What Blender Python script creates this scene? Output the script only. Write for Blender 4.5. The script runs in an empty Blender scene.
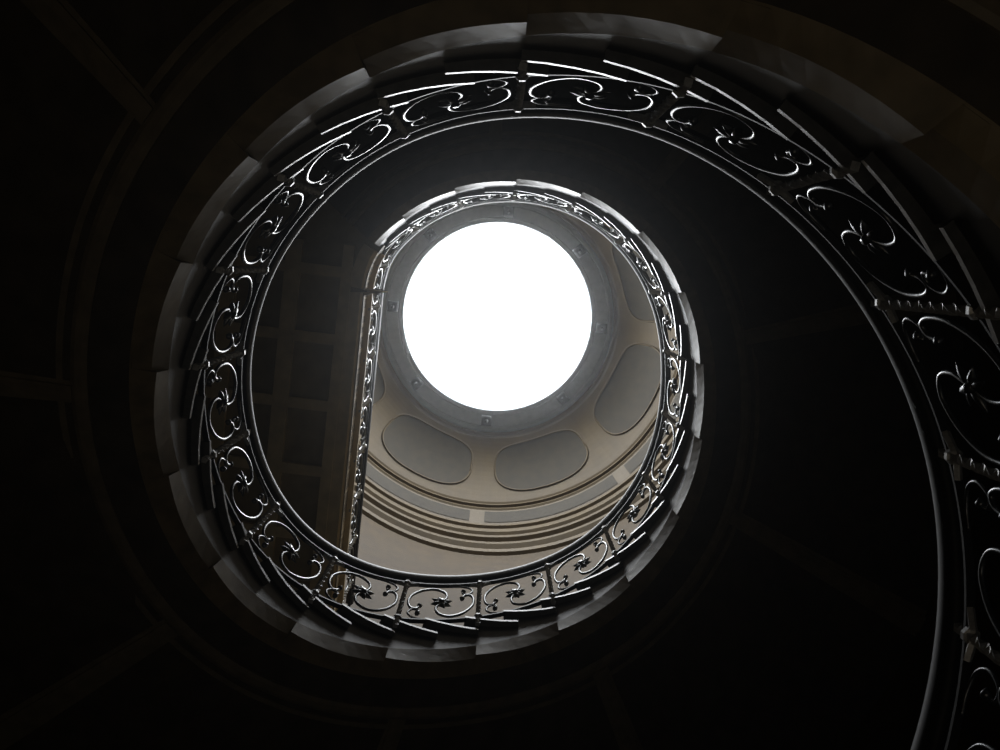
import bpy, math
import numpy as np
from mathutils import Vector, Matrix

# ------------------------------------------------------------------ units
S = 1.8                       # one unit of the well radius in metres
CX, CY = -0.004, 0.551        # stairwell axis (well-radius units), camera stands off-axis
FLOOR_Z = -1.05
WALL_R = 2.35
BAY = 19.86
PH0 = 7.0

# ------------------------------------------------------------------ materials
def mat(name, col, rough=0.5, metal=0.0, bump=0.0, bscale=30.0, var=0.0, spec=0.5):
    m = bpy.data.materials.new(name); m.use_nodes = True
    nt = m.node_tree; b = nt.nodes["Principled BSDF"]
    b.inputs["Base Color"].default_value = (*col, 1)
    b.inputs["Roughness"].default_value = rough
    b.inputs["Metallic"].default_value = metal
    b.inputs["Specular IOR Level"].default_value = spec
    tc = nt.nodes.new("ShaderNodeTexCoord")
    nz = nt.nodes.new("ShaderNodeTexNoise"); nz.inputs["Scale"].default_value = bscale
    nz.inputs["Detail"].default_value = 2
    nt.links.new(tc.outputs["Object"], nz.inputs["Vector"])
    if var > 0:
        r = nt.nodes.new("ShaderNodeValToRGB")
        r.color_ramp.elements[0].position = .3; r.color_ramp.elements[1].position = .7
        r.color_ramp.elements[0].color = (*[c*(1-var) for c in col], 1)
        r.color_ramp.elements[1].color = (*[min(1, c*(1+var)) for c in col], 1)
        nt.links.new(nz.outputs["Fac"], r.inputs[0]); nt.links.new(r.outputs[0], b.inputs["Base Color"])
    if bump > 0:
        bp = nt.nodes.new("ShaderNodeBump"); bp.inputs["Strength"].default_value = bump
        bp.inputs["Distance"].default_value = .01
        nt.links.new(nz.outputs["Fac"], bp.inputs["Height"]); nt.links.new(bp.outputs[0], b.inputs["Normal"])
    return m

M_IRON  = mat("wrought_iron", (.13, .135, .14), .35, .9, 0, 60, .25)
M_SPIN  = mat("wrought_iron_spindle", (.40, .40, .39), .42, .5, 0, 60, .2)
M_RAIL  = mat("dark_handrail", (.010, .0095, .009), .52, 0, 0, 20, .2, .3)
M_STONE = mat("cove_plaster", (.22, .175, .105), .40, 0, .3, 8, .25)
M_FASC  = mat("dark_string_paint", (.014, .013, .012), .5, 0, 0, 12, .2)
M_TREAD = mat("tread_stone", (.07, .07, .067), .34, 0, 0, 20, .25)
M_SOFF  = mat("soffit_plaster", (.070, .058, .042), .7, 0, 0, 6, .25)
M_TRIM  = mat("soffit_moulding", (.18, .15, .10), .6, 0, 0, 10, .2)
M_DOME  = mat("dome_plaster", (.108, .070, .018), .6, 0, 0, 3, .12)
M_PANEL = mat("dome_panel_paint", (.046, .034, .014), .7, 0, 0, 5, .15)
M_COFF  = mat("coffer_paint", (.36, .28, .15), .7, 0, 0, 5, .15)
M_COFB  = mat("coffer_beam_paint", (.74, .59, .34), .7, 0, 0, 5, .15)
M_RIM   = mat("skylight_rim_paint", (.18, .21, .23), .45, .1, 0, 10, .1)
M_ROS   = mat("rosette_metal", (.010, .010, .010), .6, .0)
M_WALL  = mat("rotunda_plaster", (.078, .047, .011), .75, 0, 0, 4, .15)
M_FLOOR = mat("floor_marble", (.40, .37, .33), .4, 0, 0, 3, .2)
M_GLASS = bpy.data.materials.new("skylight_glazing"); M_GLASS.use_nodes = True
nt = M_GLASS.node_tree; nt.nodes.clear()
em = nt.nodes.new("ShaderNodeEmission"); em.inputs[0].default_value = (.95, .975, 1, 1); em.inputs[1].default_value = 20
ou = nt.nodes.new("ShaderNodeOutputMaterial"); nt.links.new(em.outputs[0], ou.inputs[0])

# ------------------------------------------------------------------ mesh helper
class MB:
    def __init__(s): s.v = []; s.f = []
    def add(s, vs, fs):
        o = len(s.v); s.v += [tuple(p) for p in vs]; s.f += [tuple(i+o for i in f) for f in fs]
    def obj(s, name, m, parent=None, smooth=True):
        me = bpy.data.meshes.new(name)
        me.from_pydata([(x*S, y*S, z*S) for x, y, z in s.v], [], s.f)
        me.materials.append(m)
        import bmesh
        bm = bmesh.new(); bm.from_mesh(me); bmesh.ops.recalc_face_normals(bm, faces=bm.faces); bm.to_mesh(me); bm.free()
        if smooth:
            for p in me.polygons: p.use_smooth = True
        ob = bpy.data.objects.new(name, me); bpy.context.collection.objects.link(ob)
        if parent: ob.parent = parent
        return ob
def empty(name):
    e = bpy.data.objects.new(name, None); bpy.context.collection.objects.link(e); return e

def tube(mb, pts, rad, sides=6, twist=0.0, flat=1.0, up=None):
    P = np.array(pts, float); n = len(P)
    R = rad if hasattr(rad, '__len__') else [rad]*n
    T = np.gradient(P, axis=0); T /= np.linalg.norm(T, axis=1)[:, None]+1e-9
    a = np.array(up if up is not None else ([0, 0, 1] if abs(T[0][2]) < .9 else [1, 0, 0]), float)
    N = a-T[0]*(a@T[0]); N /= np.linalg.norm(N)
    vs = []
    for i in range(n):
        N = N-T[i]*(N@T[i]); N /= np.linalg.norm(N)+1e-9
        B = np.cross(T[i], N)
        for k in range(sides):
            an = 2*math.pi*(k+.5)/sides+twist*i
            vs.append(P[i]+R[i]*(math.cos(an)*N+flat*math.sin(an)*B))
    fs = []
    for i in range(n-1):
        for k in range(sides):
            k2 = (k+1) % sides
            fs.append((i*sides+k, i*sides+k2, (i+1)*sides+k2, (i+1)*sides+k))
    fs.append(tuple(range(sides))[::-1]); fs.append(tuple((n-1)*sides+k for k in range(sides)))
    mb.add(vs, fs)

def blob(mb, c, ax, r, l, seg=6, rings=6):
    """leaf / bud shape : spindle body along ax"""
    c = np.array(c, float); ax = np.array(ax, float); ax /= np.linalg.norm(ax)
    pts = [c+ax*l*(-1+2*i/(rings)) for i in range(rings+1)]
    rad = [max(.0006, r*math.sin(math.pi*(i/rings)**.8)) for i in range(rings+1)]
    tube(mb, pts, rad, seg)

# ------------------------------------------------------------------ the helix
def zf(ph):
    t = (ph-225)/225.0
    if t < -.9:
        t0 = -.9
        return 4.068+2.18*t0+.088*t0*t0-.124*t0**3+(2.18+.176*t0-.372*t0*t0)*(t-t0)
    return 4.068+2.18*t+.088*t*t-.124*t**3
RT = np.array([(-400,1.0),(-60,1.03),(7,1.035),(30,1.025),(49,1.02),(65,1.02),(82,1.005),(104,.994),(129,.972),(158,.968),(173,.98),(186,.995),(200,1.02),(213,1.04),(226,1.035),(237,1.02),(250,.995),(265,.985),(280,.993),(297,1.003),(326,.992),(341,.978),(357,.972),(374,.995),(389,1.015),(401,1.025),(414,1.03),(426,1.025),(441,1.01),(457,1.0),(497,.985)])
GR = np.arange(-400, 520, 2.0)
g = np.interp(GR, RT[:, 0], RT[:, 1]); kern = np.exp(-(np.arange(-8, 9)/4.5)**2); kern /= kern.sum()
g = np.convolve(np.pad(g, 8, mode='edge'), kern, mode='valid')
TE = 497.0
def circ(ph):
    r = np.interp(ph, GR, g); a = math.radians(ph)
    return np.array([CX+r*math.cos(a), CY-r*math.sin(a)])
# straight landing run after the last turn
ctrl = [circ(TE-6), circ(TE), np.array([CX-.79, CY-.56]), np.array([CX-.833, CY-.40]), np.array([CX-.855, CY-.2]), np.array([CX-1.08, CY+1.78]), np.array([CX-1.10, CY+1.98])]
def catmull(c, m=16):
    out = []
    for i in range(1, len(c)-2):
        for j in range(m):
            t = j/m; p0, p1, p2, p3 = c[i-1], c[i], c[i+1], c[i+2]
            out.append(.5*((2*p1)+(-p0+p2)*t+(2*p0-5*p1+4*p2-p3)*t*t+(-p0+3*p1-3*p2+p3)*t**3))
    out.append(c[-2]); out.append(c[-1]); return out
LP = np.array(catmull(ctrl)); LD = np.concatenate([[0], np.cumsum(np.linalg.norm(np.diff(LP, axis=0), axis=1))])
TMAX = TE+math.degrees(LD[-1])
ZL = zf(TE)+.06
def xy(t):
    if t <= TE: return circ(t)
    d = math.radians(t-TE)
    return np.array([np.interp(d, LD, LP[:, 0]), np.interp(d, LD, LP[:, 1])])
def zz(t):
    if t <= TE: return zf(t)
    u = min(1, (t-TE)/14.0); return zf(TE)+(ZL-zf(TE))*(u*(2-u))
def P(t, off, drop):
    a = xy(t-1.0); b = xy(min(t+1.0, TMAX)); d = b-a; d /= np.linalg.norm(d)
    p = xy(t)+off*np.array([-d[1], d[0]])
    return np.array([p[0], p[1], zz(t)-drop])
def W(ph, r, z):
    a = math.radians(ph); return np.array([CX+r*math.cos(a), CY-r*math.sin(a), z])

TS = -312.0     # start of stair near the ground floor
# ------------------------------------------------------------------ balustrade
bal = empty("wrought_iron_balustrade")
def strip(mb, prof, t0, t1, dt=2.0):
    """closed profile (off,drop) swept along the stair path"""
    n = int((t1-t0)/dt)+1; k = len(prof); vs = []; fs = []
    for i in range(n+1):
        t = t0+(t1-t0)*i/n
        for o, d in prof: vs.append(P(t, o, d))
    for i in range(n):
        for j in range(k):
            j2 = (j+1) % k; fs.append((i*k+j, i*k+j2, (i+1)*k+j2, (i+1)*k+j))
    fs.append(tuple(range(k))); fs.append(tuple(n*k+j for j in range(k))[::-1])
    mb.add(vs, fs)
OFF = .020
mb = MB()
strip(mb, [(.0,.03),(.004,.012),(.016,0),(.042,0),(.056,.012),(.060,.03),(.056,.05),(.044,.06),(.034,.08),(.008,.08),(.006,.06),(.002,.05)], TS, TMAX)
mb.obj("handrail", M_RAIL, bal)
mb = MB()
strip(mb, [(OFF-.010,.118),(OFF+.010,.118),(OFF+.010,.127),(OFF-.010,.127)], TS, TMAX)
strip(mb, [(OFF-.010,.562),(OFF+.010,.562),(OFF+.010,.571),(OFF-.010,.571)], TS, TMAX)
mb.obj("flat_bars", M_RAIL, bal, smooth=False)

def bez(pts, m=10):
    c = [np.array(p, float) for p in pts]; c = [2*c[0]-c[1]]+c+[2*c[-1]-c[-2]]; out = []
    for i in range(1, len(c)-2):
        for j in range(m):
            t = j/m; p0, p1, p2, p3 = c[i-1], c[i], c[i+1], c[i+2]
            out.append(.5*((2*p1)+(-p0+p2)*t+(2*p0-5*p1+4*p2-p3)*t*t+(-p0+3*p1-3*p2+p3)*t**3))
    out.append(c[-2]); return out
# open S scroll running through the whole bay + two hooked C scrolls
sA = [(.23,.60),(.20,.68),(.13,.68),(.08,.56),(.09,.36),(.20,.18),(.37,.11),(.52,.20),(.56,.36),(.50,.50)]
mainS = bez(sA+[(1-x, 1-y) for x, y in sA[::-1][1:]], 8)
cB = bez([(.58,.02),(.70,.03),(.84,.09),(.90,.20),(.85,.29),(.77,.26),(.78,.19)], 7)
cC = [(1-x, 1-y) for x, y in cB]
scr = MB(); spn = MB(); orn = MB()
ks = range(-16, 60)
spin_t = [PH0+BAY*k for k in ks if TS < PH0+BAY*k < TMAX-2]
for t0 in spin_t:
    n = 32
    tube(spn, [P(t0, OFF-.004, .085+.56*i/(n-1)) for i in range(n)], .0130, 4, twist=.55)
    for d in (.13, .555):
        tube(spn, [P(t0, OFF, d-.012), P(t0, OFF, d-.006), P(t0, OFF, d+.006), P(t0, OFF, d+.012)], [.010,.020,.020,.010], 8)
    tube(spn, [P(t0-2.8, OFF, .124), P(t0-.6, OFF, .140), P(t0+.6, OFF, .140), P(t0+2.8, OFF, .124)], .010, 5)
    t1 = t0+BAY
    if t1 > TMAX: continue
    def Q(a, b): return P(t0+BAY*a, OFF, .126+.437*b)
    for path, r in ((mainS, .0066), (cB, .0053), (cC, .0053)):
        tube(scr, [Q(a, b) for a, b in path], r, 6)
    # cast ornament : knot with leaves, at centre of the bay
    c = Q(.5, .5)
    for da, db, l in ((.13,-.04,.036),(-.13,.04,.036),(.05,.15,.034),(-.05,-.15,.034),(.12,.10,.030),(-.12,-.10,.030)):
        e = Q(.5+da, .5+db); blob(orn, (c+e)/2, e-c, .012, l)
    tube(orn, [Q(.5-.035, .5), Q(.5-.018, .5), Q(.5+.018, .5), Q(.5+.035, .5)], [.008,.020,.020,.008], 8)
    for a, b in ((.23,.60),(.77,.40),(.78,.19),(.22,.81)):
        e = Q(a, b); f_ = Q(a+.03, b); blob(orn, e, f_-e, .013, .014)
scr.obj("scrolls", M_IRON, bal); spn.obj("twisted_spindles", M_SPIN, bal, smooth=False); orn.obj("cast_ornaments", M_IRON, bal)

# ------------------------------------------------------------------ stone stair
st = empty("spiral_staircase")
RO = WALL_R-.004
fasc = MB(); cove = MB(); body = MB(); tread = MB(); soff = MB(); trim = MB()
SUB = 8
TEND = TE
SD = .925     # soffit drop below the handrail line
BD = .80      # string / cove joint
steps = [PH0+BAY*k for k in range(-16, 25)]
# pale cove, one splayed block per bay
for i, t0 in enumerate(steps):
    t1 = min(t0+BAY, TEND)
    if t0+BAY > TEND-3: t1 = TEND
    vc = []
    for j in range(SUB+1):
        u = j/SUB; t = t0+(t1-t0)*u
        vc += [tuple(P(t, .046, BD)), tuple(P(t, .052+.016*u, .880+.012*math.sin(math.pi*u))), tuple(P(t, .115, SD+.004))]
    cove.add(vc, [f for j in range(SUB) for f in ((j*3, j*3+3, j*3+4, j*3+1), (j*3+1, j*3+4, j*3+5, j*3+2))])
    cove.add([vc[0], vc[1], vc[2]], [(0, 1, 2)]); cove.add([vc[-3], vc[-2], vc[-1]], [(0, 1, 2)])
# steps, two per balustrade bay
HB = BAY/2
t0 = steps[0]
while t0 < TEND-3:
    t1 = t0+HB; last = t1 > TEND-3
    if last: t1 = TEND
    ztop = zf(t0+HB*.5)-.640
    vf = []; ff = []; m_ = 4
    for j in range(m_+1):
        t = t0+(t1-t0)*j/m_
        a = P(t, .042, 0)
        vf += [(a[0], a[1], ztop), tuple(P(t, .046, BD)), tuple(W(t, RO, ztop))]
    for j in range(m_):
        q = j*3; w = q+3; ff += [(q, w, w+1, q+1), (q, q+2, w+2, w)]
    fasc.add(vf, ff)
    for t, q in ((t0, 0), (t1, m_*3)):
        body.add([vf[q], vf[q+1], tuple(P(t, .115, SD)), tuple(W(t, RO, zf(t)-SD+.002)), vf[q+2]], [(0,1,2,3,4)])
    vs = []; n = 4; te = t1 if last else t1+.3
    for j in range(n+1):
        t = t0-3.4+(te-t0+3.4)*j/n
        o = P(t, .008+.012*j/n, 0)
        for dz in (.008, -.008): vs.append((o[0], o[1], ztop+dz))
        for dz in (.008, -.008): vs.append(tuple(W(t, RO, ztop+dz)))
    fs = []
    for j in range(n):
        q = 4*j; w = q+4
        fs += [(q, w, w+1, q+1), (q, q+2, w+2, w), (q+1, w+1, w+3, q+3), (q+2, q+3, w+3, w+2)]
    fs += [(0, 1, 3, 2), (4*n, 4*n+2, 4*n+3, 4*n+1)]
    tread.add(vs, fs)
    t0 += HB
# helicoid soffit
vs = []; fs = []; n = int((TEND-steps[0])/3); nr = 6
for i in range(n+1):
    t = steps[0]+(TEND-steps[0])*i/n; a = P(t, .11, SD)
    for j in range(nr+1):
        u = j/nr; o = W(t, RO, a[2]); vs.append((a[0]*(1-u)+o[0]*u, a[1]*(1-u)+o[1]*u, a[2]))
for i in range(n):
    for j in range(nr):
        q = i*(nr+1)+j; fs.append((q, q+1, q+nr+2, q+nr+1))
soff.add(vs, fs)
strip(trim, [(.235,SD-.008),(.235,SD+.012),(.25,SD+.02),(.27,SD+.02),(.285,SD+.012),(.285,SD-.008)], steps[0], TEND)
strip(trim, [(.31,SD-.008),(.31,SD+.007),(.33,SD+.007),(.33,SD-.008)], steps[0], TEND)
for k in range(0, 40, 2):
    t = steps[0]+BAY*k+6
    if t > TEND-4: break
    for w_, h_ in ((2.0, .03), (3.2, .015)):
        vs = []
        for tt in (t-w_/2, t+w_/2):
            a = P(tt, .28, SD-.008)
            for r in (0, 1):
                o = W(tt, RO, a[2])
                p = a*(1-r)+o*r
                vs += [tuple(p), (p[0], p[1], p[2]-h_)]
        trim.add(vs, [(0,2,3,1),(4,5,7,6),(0,1,5,4),(2,6,7,3),(1,3,7,5),(0,4,6,2)])
fasc.obj("string_blocks", M_FASC, st, smooth=False); body.obj("risers", M_FASC, st, smooth=False)
cove.obj("string_cove", M_STONE, st, smooth=False); tread.obj("treads", M_TREAD, st, smooth=False)
soff.obj("soffit", M_SOFF, st); trim.obj("soffit_mouldings", M_TRIM, st, smooth=False)

# ------------------------------------------------------------------ upper landing (coffered underside)
la = empty("upper_landing")
def slab_poly(o):
    pts = [P(t, o, 0)[:2] for t in np.arange(TE-1, TMAX, 2.0)]
    d = (pts[-1]-pts[-4]); d /= np.linalg.norm(d)
    p = pts[-1].copy()
    while math.hypot(p[0]-CX, p[1]-CY) < RO: p = p+d*.01
    pts.append(p)
    a1 = math.degrees(math.atan2(-(p[1]-CY), p[0]-CX)) % 360
    a0 = (TE-1) % 360
    for i in range(21):
        a = a1+(a0-a1)*i/20; pts.append(W(a, RO, 0)[:2])
    return pts
zt = ZL-.60; zb = ZL-.80
mb = MB(); pl = slab_poly(.03); n = len(pl)
mb.add([(x, y, zt) for x, y in pl]+[(x, y, zb) for x, y in pl], [tuple(range(n)), tuple(range(n, 2*n))]+[(i, (i+1) % n, n+(i+1) % n, n+i) for i in range(n)])
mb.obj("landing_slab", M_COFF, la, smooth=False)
mb = MB()
strip(mb, [(.0,.60),(.0,.63),(.03,.66),(.03,.78),(.05,.83),(.13,.83),(.13,.80),(.10,.60)], TE+2, TMAX+0)
dirv = np.array([-.12, .993]); nv = np.array([-.993, -.12]); base = P(TE+18, .0, 0)[:2]
def beam(p, q, w, h):
    p = np.array(p); q = np.array(q); d = (q-p)/np.linalg.norm(q-p); m_ = np.array([-d[1], d[0]])*w/2
    c = [p-m_, p+m_, q+m_, q-m_]
    mb.add([(a, b, zb+.005) for a, b in c]+[(a, b, zb-h) for a, b in c], [(0,1,2,3),(4,5,6,7),(0,1,5,4),(1,2,6,5),(2,3,7,6),(3,0,4,7)])
def clipw(p, d):
    p = np.array(p, float)
    while math.hypot(p[0]-CX, p[1]-CY) < RO-.05: p = p+np.array(d)*.02
    return p
for s_, w_ in ((.15, .07), (.50, .10), (.90, .10)):
    p0 = base+nv*s_-dirv*.3; beam(p0, clipw(p0, dirv), w_, .04)
for i in range(9):
    p0 = base+dirv*(-.12+.44*i)+nv*.12
    if math.hypot(p0[0]-CX, p0[1]-CY) > WALL_R-.3: break
    beam(p0, clipw(p0, nv), .07, .035)
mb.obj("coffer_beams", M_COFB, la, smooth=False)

# ------------------------------------------------------------------ rotunda shell
def revolve(mb, prof, n=128, close=False):
    k = len(prof); vs = [tuple(W(360*i/n, r, z)) for i in range(n) for r, z in prof]; fs = []
    for i in range(n):
        i2 = (i+1) % n
        for j in range(k-1): fs.append((i*k+j, i*k+j+1, i2*k+j+1, i2*k+j))
    mb.add(vs, fs)
mb = MB(); revolve(mb, [(WALL_R, FLOOR_Z-.02), (WALL_R, 8.92)]); mb.obj("wall_round", M_WALL)
mb = MB(); vs = [tuple(W(360*i/96, WALL_R+.05, FLOOR_Z)) for i in range(96)]+[tuple(W(360*i/96, WALL_R+.05, FLOOR_Z-.1)) for i in range(96)]
mb.add(vs, [tuple(range(96)), tuple(range(96, 192))]+[(i, (i+1) % 96, 96+(i+1) % 96, 96+i) for i in range(96)]); mb.obj("floor", M_FLOOR, smooth=False)

do = empty("ceiling")
def dz(r): # dome surface height for r in 1.42..2.03
    u = (r-1.42)/.61; return 10.45-.20*u-.40*u*u
prof = [(1.36,10.52),(1.37,10.49),(1.40,10.49),(1.42,10.45)]+[(1.42+.61*i/14, dz(1.42+.61*i/14)) for i in range(1, 15)]
prof += [(2.05,9.83),(2.05,9.80),(2.08,9.79),(2.08,9.76),(2.10,9.74),(2.19,9.52),(2.20,9.50),(2.18,9.48),(2.18,9.43),(2.21,9.41),(2.21,9.30),(2.24,9.27),(2.24,9.20),(2.28,9.17),(2.28,9.10),(2.32,9.05),(2.32,8.96),(2.37,8.92)]
mb = MB(); revolve(mb, prof); d_ = mb.obj("dome", M_DOME, do, smooth=False)
mb = MB(); revolve(mb, [(1.085,10.78),(1.085,10.53),(1.10,10.505),(1.145,10.505),(1.155,10.52),(1.29,10.52),(1.30,10.50),(1.33,10.50),(1.335,10.52),(1.37,10.52)]); mb.obj("skylight_rim", M_RIM, do, smooth=False)
# kidney panels between rosettes
pan = MB(); rimm = MB(); ros = MB()
for k in range(8):
    ac = 287+45*k; N = 48; loop = []
    for i in range(N):
        th = 2*math.pi*i/N; c, s_ = math.cos(th), math.sin(th)
        ex = 2/3.0
        a = ac+18.0*math.copysign(abs(c)**ex, c); r = 1.72+.235*math.copysign(abs(s_)**ex, s_)
        loop.append((a, r))
    rings = 5; vs = []; fs = []
    for m_ in range(rings+1):
        f_ = 1-m_/rings
        for a, r in loop:
            rr = 1.72+(r-1.72)*f_; vs.append(tuple(W(ac+(a-ac)*f_, rr, dz(rr)-.006)))
    for m_ in range(rings):
        for i in range(N): fs.append((m_*N+i, m_*N+(i+1) % N, (m_+1)*N+(i+1) % N, (m_+1)*N+i))
    pan.add(vs, fs)
    tube(rimm, [W(a, r, dz(r)-.004) for a, r in loop+loop[:2]], .012, 6)
    # rosette blocks on the rim
    ar = 264+45*k; c = W(ar, 1.222, 10.50)
    a = math.radians(ar); u = np.array([math.cos(a), -math.sin(a), 0]); v = np.array([math.sin(a), math.cos(a), 0])
    z1 = np.array([0,0,1.])
    vs = [c+u*x*h+v*y*h+z1*z for z, h in ((.02,.060),(-.02,.060),(-.035,.040)) for x, y in ((-1,-1),(1,-1),(1,1),(-1,1))]
    ros.add(vs, [(0,1,5,4),(1,2,6,5),(2,3,7,6),(3,0,4,7),(4,5,9,8),(5,6,10,9),(6,7,11,10),(7,4,8,11),(8,9,10,11),(3,2,1,0)])
    tube(ros, [c-z1*.03, c-z1*.045, c-z1*.055], [.022,.02,.008], 10)
    # frieze panels
    vs = []; fs = []; n = 14
    for i in range(n+1):
        t = ar+2.2+40.6*i/n
        vs += [tuple(W(t, 2.112-.006, 9.71)), tuple(W(t, 2.18-.006, 9.545))]
    for i in range(n): fs.append((2*i, 2*i+1, 2*i+3, 2*i+2))
    pan.add(vs, fs)
pan.obj("dome_panels", M_PANEL, do); rimm.obj("panel_mouldings", M_DOME, do); ros.obj("rosettes", M_ROS, do)

mb = MB(); n = 48
vs = [tuple(W(0, 0, 10.74))]+[tuple(W(360*i/n, 1.09, 10.70)) for i in range(n)]
mb.add(vs, [(0, 1+i, 1+(i+1) % n) for i in range(n)]); mb.obj("skylight", M_GLASS)

# weak unseen fill light near the floor, added to lift the dark soffits
ld = bpy.data.lights.new("soffit_fill", 'POINT'); ld.energy = 11; ld.color = (1, .82, .58); ld.shadow_soft_size = .15
lo = bpy.data.objects.new("soffit_fill", ld); bpy.context.collection.objects.link(lo); lo.location = (-.4*S, .2*S, -.6*S)

# ------------------------------------------------------------------ world (dark, thin haze added for the skylight's glow) + camera
w = bpy.data.worlds.new("w"); bpy.context.scene.world = w; w.use_nodes = True
w.node_tree.nodes["Background"].inputs[0].default_value = (0, 0, 0, 1)
vs_ = w.node_tree.nodes.new("ShaderNodeVolumeScatter"); vs_.inputs["Density"].default_value = .0015; vs_.inputs["Anisotropy"].default_value = .92
vs_.inputs["Color"].default_value = (.92, .96, 1, 1)
w.node_tree.links.new(vs_.outputs[0], w.node_tree.nodes["World Output"].inputs["Volume"])
bpy.context.scene.view_settings.view_transform = 'Standard'
cam = bpy.data.cameras.new("camera"); cam.sensor_width = 36; cam.lens = 36*.9; cam.clip_start = .02; cam.clip_end = 200
co = bpy.data.objects.new("camera", cam); bpy.context.collection.objects.link(co)
M0 = Matrix(((1,0,0),(0,-1,0),(0,0,-1)))
tilt = (M0@Vector((-2.3/900, 105.0/900, -1)).normalized()).rotation_difference(Vector((0,0,1))).to_matrix()
co.matrix_world = (tilt@M0).to_4x4()
bpy.context.scene.camera = co
